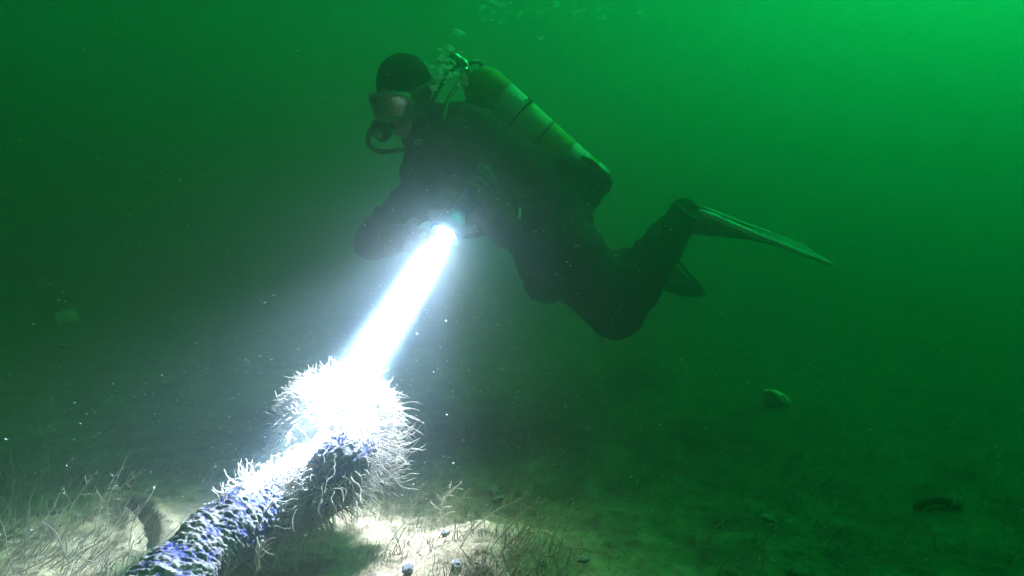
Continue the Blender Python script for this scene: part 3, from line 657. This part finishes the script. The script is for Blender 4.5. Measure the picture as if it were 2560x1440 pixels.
bar((1150, 150, 2.12), (1168, 178, 2.16), .017, M_chrome, 'body', fs, 18)
bar((1128, 135, 2.12), (1152, 152, 2.12), .012, M_chrome, 'turret', fs)
bar((1098, 157, 2.06), (1122, 150, 2.10), .006, M_brass, 'fitting', fs)
bar((1076, 206, 2.02), (1098, 215, 2.03), .0045, M_chrome, 'fitting', fs)
bar((1124, 180, 2.06), (1125, 196, 2.06), .0045, M_brass, 'fitting', fs)
bar((1158, 178, 2.06), (1168, 170, 2.07), .006, M_chrome, 'fitting', fs)
bar((1100, 168, 2.05), (1095, 192, 2.05), .005, M_brass, 'fitting', fs)
bar((1140, 172, 2.05), (1150, 177, 2.05), .0025, M_chrome, 'fitting', fs)
for pts_ in ([(1165, 170, 2.15), (1180, 156, 2.16), (1196, 154, 2.2), (1203, 170, 2.25), (1190, 200, 2.26)],
             [(1150, 160, 2.12), (1120, 185, 2.08), (1090, 235, 2.05), (1060, 300, 2.0)],
             [(1160, 175, 2.1), (1150, 205, 2.04), (1120, 250, 1.97), (1110, 320, 1.92), (1150, 420, 1.90), (1260, 500, 1.91)]):
    q = MB(); q.tube(cr_spline([P(*p_) for p_ in pts_], 30), .0075, 9); q.build('hose', M_rub, fs)
q = MB(); q.box(P(1160, 200, 2.05), (.012, .003, .022), Matrix.Rotation(-.25, 3, 'Y')); tb = q.build('tag', M_pale, fs)
bv = tb.modifiers.new('b', 'BEVEL'); bv.width = .003; bv.segments = 3
# clip hanging at the hip
gc = empty('pressure_gauge', P(1290, 560, 1.88)); tag(gc, 'small pale gauge dangling on a cord at the diver\'s hip', 'gauge')
q = MB(); q.tube(cr_spline([P(1300, 520, 1.88), P(1298, 545, 1.87), P(1288, 570, 1.87), P(1280, 592, 1.87)], 14), [.004] * 14, 8); q.build('cord', M_rail, gc)
q = MB(); q.tube([P(1281, 586, 1.87), P(1279, 592, 1.87), P(1277, 604, 1.87), P(1276, 608, 1.87)], [.006, .011, .011, .006], 14, sq=.6); q.build('gauge_body', M_rail, gc)
q = MB(); q.tube([P(1258, 568, 1.87), P(1282, 577, 1.865)], .0028, 8); q.build('clip', M_brass, gc)

# ================================================================ torch
tr = empty('torch', TORCH); tag(tr, 'lit dive torch with a blue body in the diver\'s gloved hand', 'torch')
def tt(ls, name, m_, n=28):
    q = MB(); q.tube([TORCH + back * l for l, _ in ls], [r_ for _, r_ in ls], n); return q.build(name, m_, tr)
q = MB(); NB = 28; prof_ = [(-.002, .032), (-.002, .037), (.010, .038), (.040, .034), (.058, .024), (.060, .022)]   # open bell
u0 = axis.cross(Vector((1, 0, 0))).normalized(); w0 = axis.cross(u0); vv = []
inner = [(-.002, .032), (.006, .030), (.022, .016), (.028, .004)]
for l, r_ in list(reversed(inner)) + prof_[1:]:
    for k in range(NB): a = math.tau * k / NB; vv.append(TORCH + back * l + (u0 * math.cos(a) + w0 * math.sin(a)) * r_)
nr = len(inner) + len(prof_) - 1
q.add(vv, [(i * NB + k, i * NB + (k + 1) % NB, (i + 1) * NB + (k + 1) % NB, (i + 1) * NB + k) for i in range(nr - 1) for k in range(NB)]); q.build('torch_head', M_blue, tr)
tt([(.060, .021), (.064, .0185), (.2, .0185), (.204, .020)], 'torch_body', M_blue)
for l in (.072, .078, .084, .186, .192): tt([(l, .0186), (l + .0008, .0205), (l + .0028, .0205), (l + .0036, .0186)], 'grip_ring', M_blue)
tt([(.204, .0205), (.222, .0205), (.226, .012)], 'tail_cap', M_rub)
M_led = bpy.data.materials.new('led_chip'); M_led.use_nodes = True; _b = M_led.node_tree.nodes['Principled BSDF']; _b.inputs['Emission Color'].default_value = (.62, .70, 1, 1); _b.inputs['Emission Strength'].default_value = 330
q = MB(); q.tube([TORCH + back * .011, TORCH + back * .012], [.016, .016], 16); q.build('led', M_led, tr)
for nm in ('torch_hot_spot', 'torch_corona', 'torch_flood', 'torch_spill'):
    l_ = bpy.data.objects[nm]; parent_keep(l_, tr)

# ================================================================ bubbles and drifting specks
def bubble(px, py, d, r, lab, grp, seed):
    q = MB(); q.ell((0, 0, 0), 1, None, 14, 9); rg = random.Random(seed); s_ = Vector((seed, 1, 2))
    q.v = [Vector((v_.x * r * 1.25, v_.y * r * 1.1, v_.z * r * (.75 if v_.z > 0 else .4))) * (1 + .35 * noise.noise(v_ * 1.2 + s_)) for v_ in q.v]
    o_ = q.build('air_bubble', M_bub); o_.location = P(px, py, d); o_.rotation_euler = (rg.uniform(-.4, .4), rg.uniform(-.4, .4), rg.uniform(0, 6)); tag(o_, lab, 'bubble', grp)
G = 'exhaled air bubbles'
bubble(1143, 82, 2.1, .017, 'largest air bubble, floating alone above the diver\'s hood', G, 1); bubble(1158, 84, 2.11, .009, 'smaller bubble touching the largest one above the hood', G, 2)
bubble(1352, 97, 2.3, .009, 'lone small bubble high above the banded tank', G, 3)
bubble(1433, 2, 2.4, .013, 'bright bubble cut by the top edge of the picture', G, 4)
bubble(1229, 53, 2.3, .009, 'slanted bubble midway between hood and the top edge', G, 5)
for i in range(34):
    bubble(1108 + rnd.gauss(0, 26), 178 + rnd.gauss(0, 26), 2.02 + rnd.uniform(-.06, .1), rnd.uniform(.004, .012), 'small exhaled bubble among the valve fittings behind the hood', G, 20 + i)
for i in range(46):
    px = 1200 + 420 * rnd.random() ** 1.3; bubble(px, rnd.uniform(-25, 60) - (px - 1200) * .03, 2.3 + rnd.random() * .5, rnd.uniform(.006, .016), 'faint tiny bubble in the plume near the top edge', G, 60 + i)
sp = MB()
octv = [Vector(q) for q in ((1, 0, 0), (-1, 0, 0), (0, 1, 0), (0, -1, 0), (0, 0, 1), (0, 0, -1))]; octf = [(0, 2, 4), (2, 1, 4), (1, 3, 4), (3, 0, 4), (2, 0, 5), (1, 2, 5), (3, 1, 5), (0, 3, 5)]
for i in range(15000):
    d = .45 + 2.6 * rnd.random() ** .8
    c_ = P(rnd.uniform(-150, 2700), rnd.uniform(-100, 1500), d)
    if c_.z < ground_h(c_.x, c_.y) + .005: continue
    r_ = min(.0013, .00048 * math.exp(rnd.gauss(0, .6))) * (.4 + .7 * d); E_ = Euler((rnd.gauss(0, .3), rnd.gauss(.15, .3), rnd.gauss(0, .5))).to_matrix()
    sp.add([c_ + E_ @ Vector((q.x * r_ * 1.9, q.y * r_, q.z * r_ * .7)) for q in octv], octf)
tag(sp.build('drifting_specks', mat('pale_plankton', (.55, .55, .5), (.7, .7, .65), 30, .9, 0, trans=.4), None, False), 'fine pale specks drifting through the green water', 'plankton', kind='stuff')
